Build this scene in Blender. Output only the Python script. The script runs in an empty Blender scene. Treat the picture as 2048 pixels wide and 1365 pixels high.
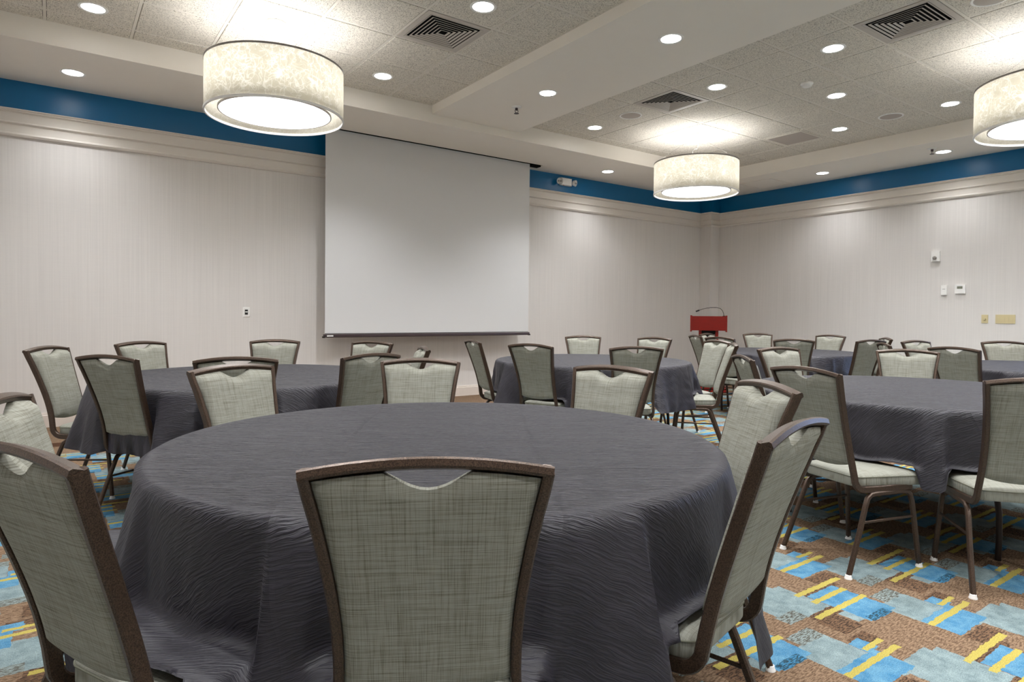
import bpy, math, random
from mathutils import Vector, Matrix, noise
random.seed(7)
PI = math.pi
sc = bpy.context.scene
COL = sc.collection

# ------------------------------------------------------------------ camera
CAM_H = 1.2002
cam_data = bpy.data.cameras.new('camera')
cam = bpy.data.objects.new('camera', cam_data)
COL.objects.link(cam)
cam_data.sensor_fit = 'HORIZONTAL'
cam_data.sensor_width = 36.0
cam_data.lens = 22.6775
cam_data.shift_y = -0.014182
cam_data.clip_start = 0.05
cam.matrix_world = (Matrix.Translation((0, 0, CAM_H)) @ Matrix.Rotation(math.radians(-35.484), 4, 'Z')
                    @ Matrix.Rotation(math.radians(90 - 1.0653), 4, 'X') @ Matrix.Rotation(math.radians(0.5355), 4, 'Z'))
sc.camera = cam

# ------------------------------------------------------------------ world, exposure
world = bpy.data.worlds.new('daylight')
sc.world = world
world.use_nodes = True
world.node_tree.nodes['Background'].inputs[0].default_value = (0.42, 0.60, 1.0, 1)
world.node_tree.nodes['Background'].inputs[1].default_value = 3.2
sc.view_settings.view_transform = 'Standard'
sc.view_settings.look = 'None'
sc.view_settings.exposure = 0.9
sc.view_settings.gamma = 1.0
sc.view_settings.use_curve_mapping = False
sc.cycles.use_denoising = True
sc.cycles.max_bounces = 8
sc.cycles.diffuse_bounces = 5
sc.cycles.use_adaptive_sampling = True
sc.cycles.adaptive_threshold = 0.03
sc.cycles.caustics_reflective = False
sc.cycles.caustics_refractive = False
DOWN_W = 122.0       # recessed downlight, spot power
PEND_W = 1.45       # each lamp inside a pendant drum
LAMP_COL = (0.97, 0.985, 1.0)

# ------------------------------------------------------------------ room numbers (metres)
XL, XR, YF, YB = -1.88, 10.526, -3.5, 8.1225
Z_CEIL, Z_SOF, Z_BEAM = 3.678, 3.4775, 3.5775
YS, XS, XSL, YSF = 6.8558, 9.2686, -0.62, -2.25      # inner edges of the soffits
BX1, BX2 = 3.6878, 4.9545                             # ceiling beam
T = 0.6343                                            # ceiling tile module
ROX, ROY, LOX, LOY = 4.8769, 4.1045, 2.4934, 5.3468
Z_COR = 3.188

# ------------------------------------------------------------------ material helpers
def srgb(r, g, b):
    def f(c):
        c /= 255.0
        return c / 12.92 if c <= 0.04045 else ((c + 0.055) / 1.055) ** 2.4
    return (f(r), f(g), f(b), 1.0)

class NT:
    def __init__(self, name):
        self.m = bpy.data.materials.new(name)
        self.m.use_nodes = True
        self.t = self.m.node_tree
        self.b = self.t.nodes['Principled BSDF']
    def n(self, typ, **kw):
        nd = self.t.nodes.new(typ)
        for k, v in kw.items():
            setattr(nd, k, v)
        return nd
    def l(self, a, b):
        self.t.links.new(a, b)
    def math(self, op, a, b=None, c=None):
        nd = self.n('ShaderNodeMath', operation=op)
        for i, v in enumerate((a, b, c)):
            if v is None:
                continue
            if isinstance(v, (int, float)):
                nd.inputs[i].default_value = v
            else:
                self.l(v, nd.inputs[i])
        return nd.outputs[0]
    def mix(self, fac, a, b, mode='MIX'):
        nd = self.n('ShaderNodeMix', data_type='RGBA', blend_type=mode)
        for sock, v in ((nd.inputs[0], fac), (nd.inputs[6], a), (nd.inputs[7], b)):
            if isinstance(v, (int, float)):
                sock.default_value = v
            elif isinstance(v, tuple):
                sock.default_value = v
            else:
                self.l(v, sock)
        return nd.outputs[2]
    def coords(self, kind='Object', scale=(1, 1, 1), rot=(0, 0, 0)):
        tc = self.n('ShaderNodeTexCoord')
        mp = self.n('ShaderNodeMapping')
        mp.inputs['Scale'].default_value = scale
        mp.inputs['Rotation'].default_value = rot
        self.l(tc.outputs[kind], mp.inputs['Vector'])
        return mp.outputs[0]
    def noise(self, vec, scale, detail=2, rough=0.5, dist=0.0):
        nd = self.n('ShaderNodeTexNoise')
        nd.inputs['Scale'].default_value = scale
        nd.inputs['Detail'].default_value = detail
        nd.inputs['Roughness'].default_value = rough
        nd.inputs['Distortion'].default_value = dist
        self.l(vec, nd.inputs['Vector'])
        return nd.outputs[0]
    def ramp(self, fac, stops):
        nd = self.n('ShaderNodeValToRGB')
        cr = nd.color_ramp
        while len(cr.elements) < len(stops):
            cr.elements.new(0.5)
        for e, (p, c) in zip(cr.elements, stops):
            e.position = p
            e.color = c if isinstance(c, tuple) else (c, c, c, 1)
        self.l(fac, nd.inputs[0])
        return nd.outputs[0]
    def bump(self, h, strength, dist=0.002):
        nd = self.n('ShaderNodeBump')
        nd.inputs['Strength'].default_value = strength
        nd.inputs['Distance'].default_value = dist
        self.l(h, nd.inputs['Height'])
        self.l(nd.outputs[0], self.b.inputs['Normal'])
    def set(self, col=None, rough=None, metal=None, spec=None):
        for key, v in (('Base Color', col), ('Roughness', rough), ('Metallic', metal), ('Specular IOR Level', spec)):
            if v is None:
                continue
            if isinstance(v, (int, float, tuple)):
                self.b.inputs[key].default_value = v
            else:
                self.l(v, self.b.inputs[key])
        return self.m

def plain(name, col, rough=0.5, metal=0.0, spec=0.4, nscale=40.0, namp=0.06):
    k = NT(name)
    v = k.noise(k.coords(), nscale, 3)
    f = k.math('MULTIPLY_ADD', v, namp * 2, 1 - namp)
    c = k.mix(1.0, col, f, 'MULTIPLY')
    k.set(c, rough, metal, spec)
    return k.m

def emis(name, col, strength):
    k = NT(name)
    k.b.inputs['Base Color'].default_value = (0.8, 0.8, 0.8, 1)
    k.b.inputs['Emission Color'].default_value = col
    k.b.inputs['Emission Strength'].default_value = strength
    k.m.cycles.emission_sampling = 'NONE'      # the lamps below light the room
    return k.m

M = {}
def mat_wallpaper():
    k = NT('wallpaper')
    v = k.coords('Object')
    sx = k.n('ShaderNodeSeparateXYZ'); k.l(v, sx.inputs[0])
    h = k.math('ADD', sx.outputs[0], sx.outputs[1])          # runs along whichever wall
    cm = k.n('ShaderNodeCombineXYZ'); k.l(h, cm.inputs[0]); k.l(sx.outputs[2], cm.inputs[2])
    def nz(scx, scz, det):
        mp = k.n('ShaderNodeMapping'); mp.inputs['Scale'].default_value = (scx, 1, scz); k.l(cm.outputs[0], mp.inputs[0])
        return k.noise(mp.outputs[0], 1.0, det)
    a = nz(70, 0.9, 3); b = nz(3, 90, 3); c = nz(11, 0.25, 1)
    s = k.math('ADD', k.math('MULTIPLY', k.ramp(a, [(0.35, 0.0), (0.62, 1.0)]), 0.05), k.math('MULTIPLY', b, 0.05))
    s = k.math('ADD', s, k.math('MULTIPLY', c, 0.05))
    f = k.math('ADD', s, 0.90)
    k.set(k.mix(1.0, srgb(226, 222, 219), f, 'MULTIPLY'), 0.62, 0, 0.25)
    k.bump(a, 0.06, 0.001)
    return k.m
M['wallpaper'] = mat_wallpaper()
M['blue'] = plain('frieze_blue', srgb(0, 106, 158), 0.34, 0, 0.5, 90, 0.05)
M['cornice'] = plain('cornice_paint', srgb(230, 224, 217), 0.45, 0, 0.4, 8, 0.02)
M['plaster'] = plain('soffit_paint', srgb(244, 238, 229), 0.6, 0, 0.3, 6, 0.015)
M['white'] = plain('white_plastic', srgb(246, 245, 243), 0.4, 0, 0.4, 30, 0.02)
M['whitepaint'] = plain('baseboard_paint', srgb(224, 214, 205), 0.4, 0, 0.4, 8, 0.02)
M['ivory'] = plain('ivory_plastic', srgb(214, 200, 158), 0.4, 0, 0.4, 30, 0.02)
M['black'] = plain('black_plastic', srgb(22, 20, 20), 0.5, 0, 0.4, 30, 0.1)
M['dark'] = plain('dark_void', srgb(10, 9, 9), 0.9, 0, 0.1, 30, 0.1)
M['grey'] = plain('grey_trim', srgb(150, 144, 140), 0.45, 0.2, 0.4, 30, 0.04)
M['tee'] = plain('ceiling_tee', srgb(228, 222, 212), 0.5, 0, 0.3, 30, 0.03)
M['louver'] = plain('diffuser_metal', srgb(196, 188, 180), 0.5, 0, 0.35, 30, 0.03)
M['panelgrey'] = plain('grille_grey', srgb(186, 176, 168), 0.6, 0, 0.3, 300, 0.12)
M['chrome'] = plain('chrome', srgb(190, 186, 182), 0.25, 0.9, 0.5, 30, 0.03)
M['lens'] = emis('lamp_lens', (1.0, 0.98, 0.95, 1), 14.0)
M['diffuser'] = emis('pendant_diffuser', (1.0, 0.985, 0.97, 1), 3.0)
M['lcd'] = plain('lcd_grey', srgb(120, 122, 106), 0.3, 0, 0.5, 60, 0.05)
M['screen'] = plain('screen_fabric', srgb(222, 222, 223), 0.75, 0, 0.15, 200, 0.01)
M['bar'] = plain('screen_bar', srgb(78, 66, 68), 0.4, 0.3, 0.4, 30, 0.05)
M['red'] = plain('red_button', srgb(200, 40, 40), 0.4)

def mat_tile():
    k = NT('acoustic_tile')
    tc = k.n('ShaderNodeTexCoord'); oi = k.n('ShaderNodeObjectInfo')
    off = k.n('ShaderNodeVectorMath', operation='SCALE'); k.l(oi.outputs['Location'], off.inputs[0]); off.inputs[3].default_value = 3.7
    ad = k.n('ShaderNodeVectorMath', operation='ADD'); k.l(tc.outputs['Object'], ad.inputs[0]); k.l(off.outputs[0], ad.inputs[1])
    v = ad.outputs[0]
    a = k.noise(v, 120, 2, 0.6, 0.5)
    b = k.noise(v, 60, 2, 0.5, 0.3)
    s = k.ramp(a, [(0.34, 0.0), (0.47, 1.0)])
    g = k.ramp(b, [(0.3, 0.86), (0.6, 1.0)])
    c = k.mix(s, srgb(158, 150, 138), srgb(236, 230, 219))
    k.set(k.mix(1.0, c, g, 'MULTIPLY'), 0.85, 0, 0.15)
    k.bump(s, 0.6, 0.003)
    return k.m
M['tile'] = mat_tile()

def mat_frame():
    k = NT('bronze_hammered_metal')
    v = k.coords()
    a = k.noise(v, 420, 2, 0.6)
    b = k.noise(v, 14, 2)
    c = k.mix(k.ramp(a, [(0.35, 0.0), (0.7, 1.0)]), srgb(52, 39, 31), srgb(98, 78, 64))
    c = k.mix(1.0, c, k.math('MULTIPLY_ADD', b, 0.3, 0.85), 'MULTIPLY')
    k.set(c, 0.30, 0.45, 0.6)
    k.bump(a, 0.35, 0.0012)
    return k.m
M['frame'] = mat_frame()
M['tableleg'] = plain('table_leg_metal', srgb(48, 36, 32), 0.4, 0.4, 0.4, 60, 0.08)
M['tablewood'] = plain('table_plywood', srgb(96, 74, 56), 0.6, 0, 0.3, 12, 0.12)

def mat_fabric(seat):
    k = NT('sage_linen_seat' if seat else 'sage_linen_back')
    tc = k.n('ShaderNodeTexCoord'); oi = k.n('ShaderNodeObjectInfo')
    ad = k.n('ShaderNodeVectorMath', operation='ADD'); k.l(tc.outputs['Object'], ad.inputs[0])
    off = k.n('ShaderNodeVectorMath', operation='SCALE'); off.inputs[3].default_value = 11.0
    cb = k.n('ShaderNodeCombineXYZ'); k.l(oi.outputs['Random'], cb.inputs[0]); k.l(oi.outputs['Random'], cb.inputs[2])
    k.l(cb.outputs[0], off.inputs[0]); k.l(off.outputs[0], ad.inputs[1])
    def thr(sx, sy, sz, lo, hi):
        mp = k.n('ShaderNodeMapping'); mp.inputs['Scale'].default_value = (sx, sy, sz); k.l(ad.outputs[0], mp.inputs[0])
        n = k.noise(mp.outputs[0], 1.0, 2, 0.6)
        return k.ramp(n, [(lo, 0.0), (hi, 1.0)]), n
    if seat:
        a, an = thr(820, 12, 12, 0.50, 0.70); b, bn = thr(12, 820, 12, 0.50, 0.70)
    else:
        a, an = thr(820, 2, 12, 0.48, 0.68); b, bn = thr(11, 2, 860, 0.46, 0.66)
    f = k.math('MINIMUM', k.math('ADD', k.math('MULTIPLY', a, 0.50), k.math('MULTIPLY', b, 0.60)), 0.85)
    c = k.mix(f, srgb(156, 156, 146), srgb(98, 94, 79))
    k.set(c, 0.8, 0, 0.2)
    k.bump(k.math('ADD', an, bn), 0.25, 0.0008)
    return k.m
M['fabric'] = mat_fabric(False)
M['seatfabric'] = mat_fabric(True)
M['piping'] = plain('piping_fabric', srgb(120, 120, 106), 0.8, 0, 0.2, 200, 0.1)

def mat_cloth():
    k = NT('crinkle_taffeta')
    oi = k.n('ShaderNodeObjectInfo')
    uv = k.n('ShaderNodeTexCoord').outputs['UV']
    rt = k.n('ShaderNodeMapping'); rt.inputs['Rotation'].default_value = (0, 0, math.radians(33)); k.l(uv, rt.inputs[0])
    off = k.n('ShaderNodeVectorMath', operation='ADD'); k.l(rt.outputs[0], off.inputs[0])
    cb = k.n('ShaderNodeCombineXYZ'); k.l(k.math('MULTIPLY', oi.outputs['Random'], 50.0), cb.inputs[2]); k.l(cb.outputs[0], off.inputs[1])
    wob = k.n('ShaderNodeTexNoise'); wob.inputs['Scale'].default_value = 6.0; k.l(off.outputs[0], wob.inputs['Vector'])
    ws = k.n('ShaderNodeVectorMath', operation='SCALE'); ws.inputs[3].default_value = 0.045; k.l(wob.outputs[1], ws.inputs[0])
    wv = k.n('ShaderNodeVectorMath', operation='ADD'); k.l(off.outputs[0], wv.inputs[0]); k.l(ws.outputs[0], wv.inputs[1])
    def nz(sx, sy, det):
        mp = k.n('ShaderNodeMapping'); mp.inputs['Scale'].default_value = (sx, sy, 1); k.l(wv.outputs[0], mp.inputs[0])
        return k.noise(mp.outputs[0], 1.0, det, 0.55)
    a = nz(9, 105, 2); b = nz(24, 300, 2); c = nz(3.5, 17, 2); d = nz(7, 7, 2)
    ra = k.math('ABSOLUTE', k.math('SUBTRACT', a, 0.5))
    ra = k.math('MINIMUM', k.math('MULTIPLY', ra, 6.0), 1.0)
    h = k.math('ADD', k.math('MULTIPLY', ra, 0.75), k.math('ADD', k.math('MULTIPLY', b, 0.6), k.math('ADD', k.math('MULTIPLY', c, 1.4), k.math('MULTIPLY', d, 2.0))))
    k.set(k.mix(ra, srgb(28, 25, 33), srgb(38, 34, 45)), 0.54, 0, 0.6)  # crinkle creases darkened in the base colour, painted shade beside the bump
    k.b.inputs['Sheen Weight'].default_value = 0.05
    k.b.inputs['Sheen Roughness'].default_value = 0.4
    k.b.inputs['Sheen Tint'].default_value = (0.75, 0.74, 0.85, 1)
    ln = k.n('ShaderNodeVectorMath', operation='LENGTH'); k.l(uv, ln.inputs[0])
    sx = k.n('ShaderNodeSeparateXYZ'); k.l(wv.outputs[0], sx.inputs[0])
    for axis, pos in ((0, 0.33), (0, -0.30), (1, 0.02), (1, 0.45), (1, -0.42)):
        rd = k.math('SUBTRACT', 1.0, k.math('MULTIPLY', k.math('ABSOLUTE', k.math('SUBTRACT', sx.outputs[axis], pos)), 75.0))
        h = k.math('ADD', h, k.math('MULTIPLY', k.math('MAXIMUM', rd, 0.0), 0.45))
    k.bump(h, 1.0, 0.014)
    bn = [x for x in k.t.nodes if x.type == 'BUMP'][0]
    k.l(k.ramp(k.math('SUBTRACT', ln.outputs['Value'], 0.4), [(0.48, 1.0), (0.58, 0.22)]), bn.inputs['Strength'])
    return k.m
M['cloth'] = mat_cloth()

def mat_shade():
    k = NT('drum_shade_fibre')
    uv = k.coords('Object')
    def line(scale, w, seedz):
        mp = k.n('ShaderNodeMapping'); mp.inputs['Location'].default_value = (seedz, seedz * 2, seedz * 3); k.l(uv, mp.inputs[0])
        n = k.noise(mp.outputs[0], scale, 1.5, 0.5, 0.6)
        d = k.math('ABSOLUTE', k.math('SUBTRACT', n, 0.5))
        return k.ramp(d, [(0.0, 1.0), (w, 0.0)])
    f = k.math('MAXIMUM', k.math('MAXIMUM', line(9, 0.018, 1.3), line(12, 0.018, 4.1)), k.math('MAXIMUM', line(16, 0.020, 7.7), line(7, 0.014, 9.9)))
    col = k.mix(f, srgb(222, 219, 209), srgb(255, 254, 250))
    dif = k.n('ShaderNodeBsdfDiffuse'); k.l(k.mix(f, srgb(226, 222, 212), srgb(200, 196, 186)), dif.inputs[0])
    tr = k.n('ShaderNodeBsdfTranslucent'); k.l(col, tr.inputs[0])
    mx = k.n('ShaderNodeMixShader'); mx.inputs[0].default_value = 0.64
    k.l(dif.outputs[0], mx.inputs[1]); k.l(tr.outputs[0], mx.inputs[2])
    out = k.t.nodes['Material Output']
    k.l(mx.outputs[0], out.inputs[0])
    return k.m
M['shade'] = mat_shade()

def mat_wood(name, c1, c2):
    k = NT(name)
    v = k.coords('Object', (3, 3, 30))
    a = k.noise(v, 2.5, 4, 0.6, 1.5)
    k.set(k.mix(a, c1, c2), 0.35, 0, 0.5)
    return k.m
M['mahogany'] = mat_wood('mahogany', srgb(98, 10, 3), srgb(142, 20, 6))

def mat_glass():
    k = NT('window_glass')
    k.set((0.9, 0.95, 1.0, 1), 0.02, 0, 0.5)
    k.b.inputs['Transmission Weight'].default_value = 1.0
    k.b.inputs['IOR'].default_value = 1.02
    return k.m
M['glass'] = mat_glass()

def mat_carpet():
    k = NT('patterned_carpet')
    pos = k.n('ShaderNodeNewGeometry').outputs['Position']
    wob = k.n('ShaderNodeTexNoise'); wob.inputs['Scale'].default_value = 38.0; wob.inputs['Detail'].default_value = 3; k.l(pos, wob.inputs['Vector'])
    ce = k.n('ShaderNodeVectorMath', operation='SUBTRACT'); k.l(wob.outputs[1], ce.inputs[0]); ce.inputs[1].default_value = (0.5, 0.5, 0.5)
    ws = k.n('ShaderNodeVectorMath', operation='SCALE'); ws.inputs[3].default_value = 0.020; k.l(ce.outputs[0], ws.inputs[0])
    pv = k.n('ShaderNodeVectorMath', operation='ADD'); k.l(pos, pv.inputs[0]); k.l(ws.outputs[0], pv.inputs[1])
    sp = k.n('ShaderNodeSeparateXYZ'); k.l(pv.outputs[0], sp.inputs[0])
    CX, CY = 0.636, 0.634
    X = k.math('FLOORED_MODULO', k.math('SUBTRACT', sp.outputs[0], 2.6), CX)
    Y = k.math('FLOORED_MODULO', k.math('SUBTRACT', sp.outputs[1], 0.88), CY)
    tan, dkb = srgb(150, 116, 84), srgb(104, 82, 66)
    gry, spk, blu, teal, yel = srgb(134, 156, 162), srgb(116, 128, 126), srgb(64, 138, 186), srgb(54, 104, 128), srgb(190, 174, 92)
    f1 = k.noise(pos, 260, 3, 0.7)
    f2 = k.noise(pos, 7, 3, 0.6)
    mp = k.n('ShaderNodeMapping'); mp.inputs['Scale'].default_value = (45, 170, 1); k.l(pos, mp.inputs[0])
    f3 = k.noise(mp.outputs[0], 1.0, 2, 0.6)
    col = tan
    def rect(x0, x1, y0, y1):
        outs = []
        for ox in (0, CX, -CX):
            for oy in (0, CY, -CY):
                a0, a1, b0, b1 = x0 + ox, x1 + ox, y0 + oy, y1 + oy
                a0, a1, b0, b1 = max(a0, -0.02), min(a1, CX + 0.02), max(b0, -0.02), min(b1, CY + 0.02)
                if a1 - a0 < 0.022 or b1 - b0 < 0.022:
                    continue
                mx = k.math('COMPARE', X, (a0 + a1) / 2, (a1 - a0) / 2)
                my = k.math('COMPARE', Y, (b0 + b1) / 2, (b1 - b0) / 2)
                outs.append(k.math('MULTIPLY', mx, my))
        r = outs[0]
        for o in outs[1:]:
            r = k.math('MAXIMUM', r, o)
        return r
    f4 = k.ramp(k.noise(pos, 16, 4, 0.7), [(0.3, 0.0), (0.7, 1.0)])
    gryv = k.mix(f4, srgb(158, 176, 178), srgb(116, 134, 138))
    spkv = k.mix(k.ramp(f3, [(0.46, 0.0), (0.56, 1.0)]), srgb(146, 158, 156), srgb(96, 94, 86))
    dkbv = k.mix(k.ramp(f3, [(0.44, 0.0), (0.58, 1.0)]), srgb(128, 100, 78), srgb(72, 58, 48))
    tealv = k.mix(k.ramp(f3, [(0.42, 0.0), (0.56, 1.0)]), srgb(74, 136, 174), srgb(52, 74, 84))
    bluv = k.mix(f4, srgb(66, 126, 168), srgb(116, 164, 190))
    tanv = k.mix(k.ramp(f3, [(0.40, 0.0), (0.62, 1.0)]), srgb(156, 130, 106), srgb(108, 86, 68))
    col = tanv
    for c, rs in ((dkbv, [(.48, .61, .35, .467), (.2, .36, .012, .088), (.43, .56, .262, .328), (-.03, .28, .60, .66), (-.14, .05, .455, .512)]),
                  (gryv, [(.39, .666, .512, .748), (.36, .62, .09, .14), (.195, .41, .205, .40), (-.012, .04, .375, .455)]),
                  (spkv, [(.26, .41, .395, .465), (.375, .50, .512, .58)]),
                  (bluv, [(.035, .24, .348, .618), (.2, .455, .098, .238), (.412, .49, .235, .312)]),
                  (tealv, [(.05, .195, .340, .380)]),
                  (yel, [(0.0, .345, -.003, .024), (0.0, .255, .555, .580), (-.124, .26, .470, .497), (.196, .553, .187, .214), (.422, .553, .245, .268)])):
        for r in rs:
            col = k.mix(rect(*r), col, c)
    # plain brown border along the screen wall, with two darker bands
    spp = k.n('ShaderNodeSeparateXYZ'); k.l(pos, spp.inputs[0])
    bd = k.math('GREATER_THAN', spp.outputs[1], 6.55)
    col = k.mix(bd, col, tanv)
    col = k.mix(k.math('COMPARE', spp.outputs[1], 7.02, 0.10), col, srgb(88, 62, 46))
    col = k.mix(1.0, col, k.math('MULTIPLY_ADD', k.ramp(f1, [(0.3, 0.0), (0.7, 1.0)]), 0.62, 0.48), 'MULTIPLY')
    k.set(col, 0.95, 0, 0.08)
    k.bump(f1, 0.5, 0.004)
    return k.m
M['carpet'] = mat_carpet()

# ------------------------------------------------------------------ mesh helpers
class MB:
    def __init__(self):
        self.v = []; self.f = []; self.uv = None
    def box(self, x0, x1, y0, y1, z0, z1):
        b = len(self.v)
        self.v += [(x0, y0, z0), (x1, y0, z0), (x1, y1, z0), (x0, y1, z0), (x0, y0, z1), (x1, y0, z1), (x1, y1, z1), (x0, y1, z1)]
        self.f += [tuple(b + i for i in q) for q in ((0, 3, 2, 1), (4, 5, 6, 7), (0, 1, 5, 4), (1, 2, 6, 5), (2, 3, 7, 6), (3, 0, 4, 7))]
        return self
    def rings(self, rings, cap0=True, cap1=True, closed=True):
        b = len(self.v); n = len(rings[0])
        for r in rings:
            self.v += [tuple(p) for p in r]
        for i in range(len(rings) - 1):
            for j in range(n if closed else n - 1):
                k = (j + 1) % n
                self.f.append((b + i * n + j, b + i * n + k, b + (i + 1) * n + k, b + (i + 1) * n + j))
        if cap0: self.f.append(tuple(b + j for j in reversed(range(n))))
        if cap1: self.f.append(tuple(b + (len(rings) - 1) * n + j for j in range(n)))
        return self
    def lathe(self, prof, n=32, cx=0, cy=0, cap0=False, cap1=False):
        rs = [[(cx + r * math.cos(2 * PI * j / n), cy + r * math.sin(2 * PI * j / n), z) for j in range(n)] for r, z in prof]
        return self.rings(rs, cap0, cap1)
    def sweep(self, pts, a, b, xaxis=None, bev=0.004, n=None, cap=True):
        """rounded-rectangle (or round, n given) tube; a, b half sizes along xaxis and across it"""
        pts = [Vector(p) for p in pts]
        rs = []
        for i, p in enumerate(pts):
            t = (pts[min(i + 1, len(pts) - 1)] - pts[max(i - 1, 0)]).normalized()
            if xaxis is not None:
                ax = Vector(xaxis)
            else:
                ax = Vector((0, 0, 1)) if abs(t.z) < 0.9 else Vector((1, 0, 0))
            ax = (ax - t * ax.dot(t)).normalized()
            ay = t.cross(ax)
            if n:
                sec = [(a * math.cos(2 * PI * j / n), b * math.sin(2 * PI * j / n)) for j in range(n)]
            else:
                sec = [(a, b - bev), (a - bev, b), (-a + bev, b), (-a, b - bev), (-a, -b + bev), (-a + bev, -b), (a - bev, -b), (a, -b + bev)]
            rs.append([p + ax * u + ay * w for u, w in sec])
        return self.rings(rs, cap, cap)
    def mesh(self, name, mat, smooth=False):
        m = bpy.data.meshes.new(name)
        m.from_pydata(self.v, [], self.f)
        m.update()
        import bmesh
        bm = bmesh.new(); bm.from_mesh(m)
        bmesh.ops.recalc_face_normals(bm, faces=bm.faces)
        bm.to_mesh(m); bm.free()
        if mat is not None:
            m.materials.append(M[mat] if isinstance(mat, str) else mat)
        if smooth:
            m.polygons.foreach_set('use_smooth', [True] * len(m.polygons))
            try:
                m.set_sharp_from_angle(angle=math.radians(40))
            except Exception:
                pass
        return m
    def obj(self, name, mat, parent=None, smooth=False, loc=None):
        return link(name, self.mesh(name, mat, smooth), parent, loc)

def link(name, data, parent=None, loc=None):
    o = bpy.data.objects.new(name, data)
    COL.objects.link(o)
    if parent is not None:
        o.parent = parent
    if loc is not None:
        o.location = loc
    return o
def thing(name, label, cat, loc=(0, 0, 0), rz=0.0, group=None):
    o = bpy.data.objects.new(name, None)
    COL.objects.link(o)
    o.empty_display_size = 0.1
    o.location = loc; o.rotation_euler = (0, 0, rz)
    return tag(o, label, cat, group)
def tag(o, label, cat, group=None):
    o['label'] = label; o['category'] = cat
    if group: o['group'] = group
    return o
def struct(o, label=None):
    o['kind'] = 'structure'
    if label: o['label'] = label
    return o
def copy_tree(o, parent=None):
    c = o.copy()
    COL.objects.link(c)
    c.parent = parent
    for ch in o.children:
        copy_tree(ch, c)
    return c

# ------------------------------------------------------------------ room shell
f = MB(); f.v = [(XL, YF, 0), (XR, YF, 0), (XR, YB, 0), (XL, YB, 0)]; f.f = [(0, 1, 2, 3)]
struct(f.obj('floor', 'carpet'), 'carpet with brown, blue and grey blocks and yellow bars')
TH = 0.12
struct(MB().box(XL - TH, XR + TH, YB, YB + TH, 0, 3.8).obj('wall_back', 'wallpaper'), 'pale striped wallpaper wall behind the screen')
WY0, WY1, WZ0, WZ1 = 0.45, 2.70, 0.45, 2.25
w = MB()
ys = [YF - TH, WY0, WY1, YB]; zs = [0, WZ0, WZ1, 3.8]
for i in range(3):
    for j in range(3):
        if not (i == 1 and j == 1):
            for X_, o_ in ((XR, 0), (XR + TH, 1)):
                b = len(w.v)
                w.v += [(X_, ys[i], zs[j]), (X_, ys[i + 1], zs[j]), (X_, ys[i + 1], zs[j + 1]), (X_, ys[i], zs[j + 1])]
                w.f.append((b, b + 1, b + 2, b + 3))
for (a, c) in (((WY0, WZ0), (WY1, WZ0)), ((WY1, WZ0), (WY1, WZ1)), ((WY1, WZ1), (WY0, WZ1)), ((WY0, WZ1), (WY0, WZ0))):
    b = len(w.v)
    w.v += [(XR, a[0], a[1]), (XR, c[0], c[1]), (XR + TH, c[0], c[1]), (XR + TH, a[0], a[1])]
    w.f.append((b, b + 1, b + 2, b + 3))
struct(w.obj('wall_right', 'wallpaper'), 'pale striped wallpaper wall on the right')
struct(MB().box(XL - TH, XL, YF - TH, YB, 0, 3.8).obj('wall_left', 'wallpaper'))
struct(MB().box(XL - TH, XR + TH, YF - TH, YF, 0, 3.8).obj('wall_front', 'wallpaper'))
# window just outside the frame on the right wall (the cool sheen on the cloth there)
win = MB().box(XR + 0.02, XR + 0.06, WY0, WY0 + 0.05, WZ0, WZ1).obj('window_1', 'white')
struct(win, 'white framed window in the right wall')
for nm, bx in (('window_frame', (WY1 - 0.05, WY1, WZ0, WZ1)), ('window_frame', (WY0, WY1, WZ0, WZ0 + 0.05)), ('window_frame', (WY0, WY1, WZ1 - 0.05, WZ1)), ('mullion', ((WY0 + WY1) / 2 - 0.02, (WY0 + WY1) / 2 + 0.02, WZ0 + 0.05, WZ1 - 0.05))):
    MB().box(XR + 0.02, XR + 0.06, *bx).obj(nm, 'white', win)
for a, b in ((WY0 + 0.05, (WY0 + WY1) / 2 - 0.02), ((WY0 + WY1) / 2 + 0.02, WY1 - 0.05)):
    MB().box(XR + 0.036, XR + 0.042, a, b, WZ0 + 0.05, WZ1 - 0.05).obj('pane', 'glass', win)

# corner pilaster, frieze, cornice and baseboard all follow one wall line
PX, PY = 10.261, 7.875
struct(MB().box(PX, XR, PY, YB, 0, Z_SOF).obj('wall_corner', 'wallpaper'), 'square pilaster boxing in the far corner of the room')
line = [(XL, YB), (PX, YB), (PX, PY), (XR, PY), (XR, YF), (XL, YF)]      # clockwise seen from above, room on the right-hand side
def extrude_profile(name, prof, mat, label=None, path=line, closed=True, smooth=False):
    """prof: (out from the wall, z); mitred round the room"""
    n = len(path)
    rows = []
    for i in range(n):
        p0, p1, p2 = Vector(path[i - 1]), Vector(path[i]), Vector(path[(i + 1) % n])
        d1 = (p1 - p0).normalized(); d2 = (p2 - p1).normalized()
        n1 = Vector((d1.y, -d1.x)); n2 = Vector((d2.y, -d2.x))
        m = (n1 + n2)
        m = m / max(m.dot(n1), 0.2)
        rows.append([(p1.x + m.x * o, p1.y + m.y * o, z) for o, z in prof])
    mb = MB()
    k = len(prof)
    for r in rows: mb.v += r
    for i in range(n):
        j = (i + 1) % n
        for q in range(k - 1):
            mb.f.append((i * k + q, j * k + q, j * k + q + 1, i * k + q + 1))
    return struct(mb.obj(name, mat, smooth=smooth), label)
extrude_profile('trim_1', [(0.004, Z_COR), (0.004, Z_SOF)], 'blue', 'glossy teal blue painted frieze band above the cornice')
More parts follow.
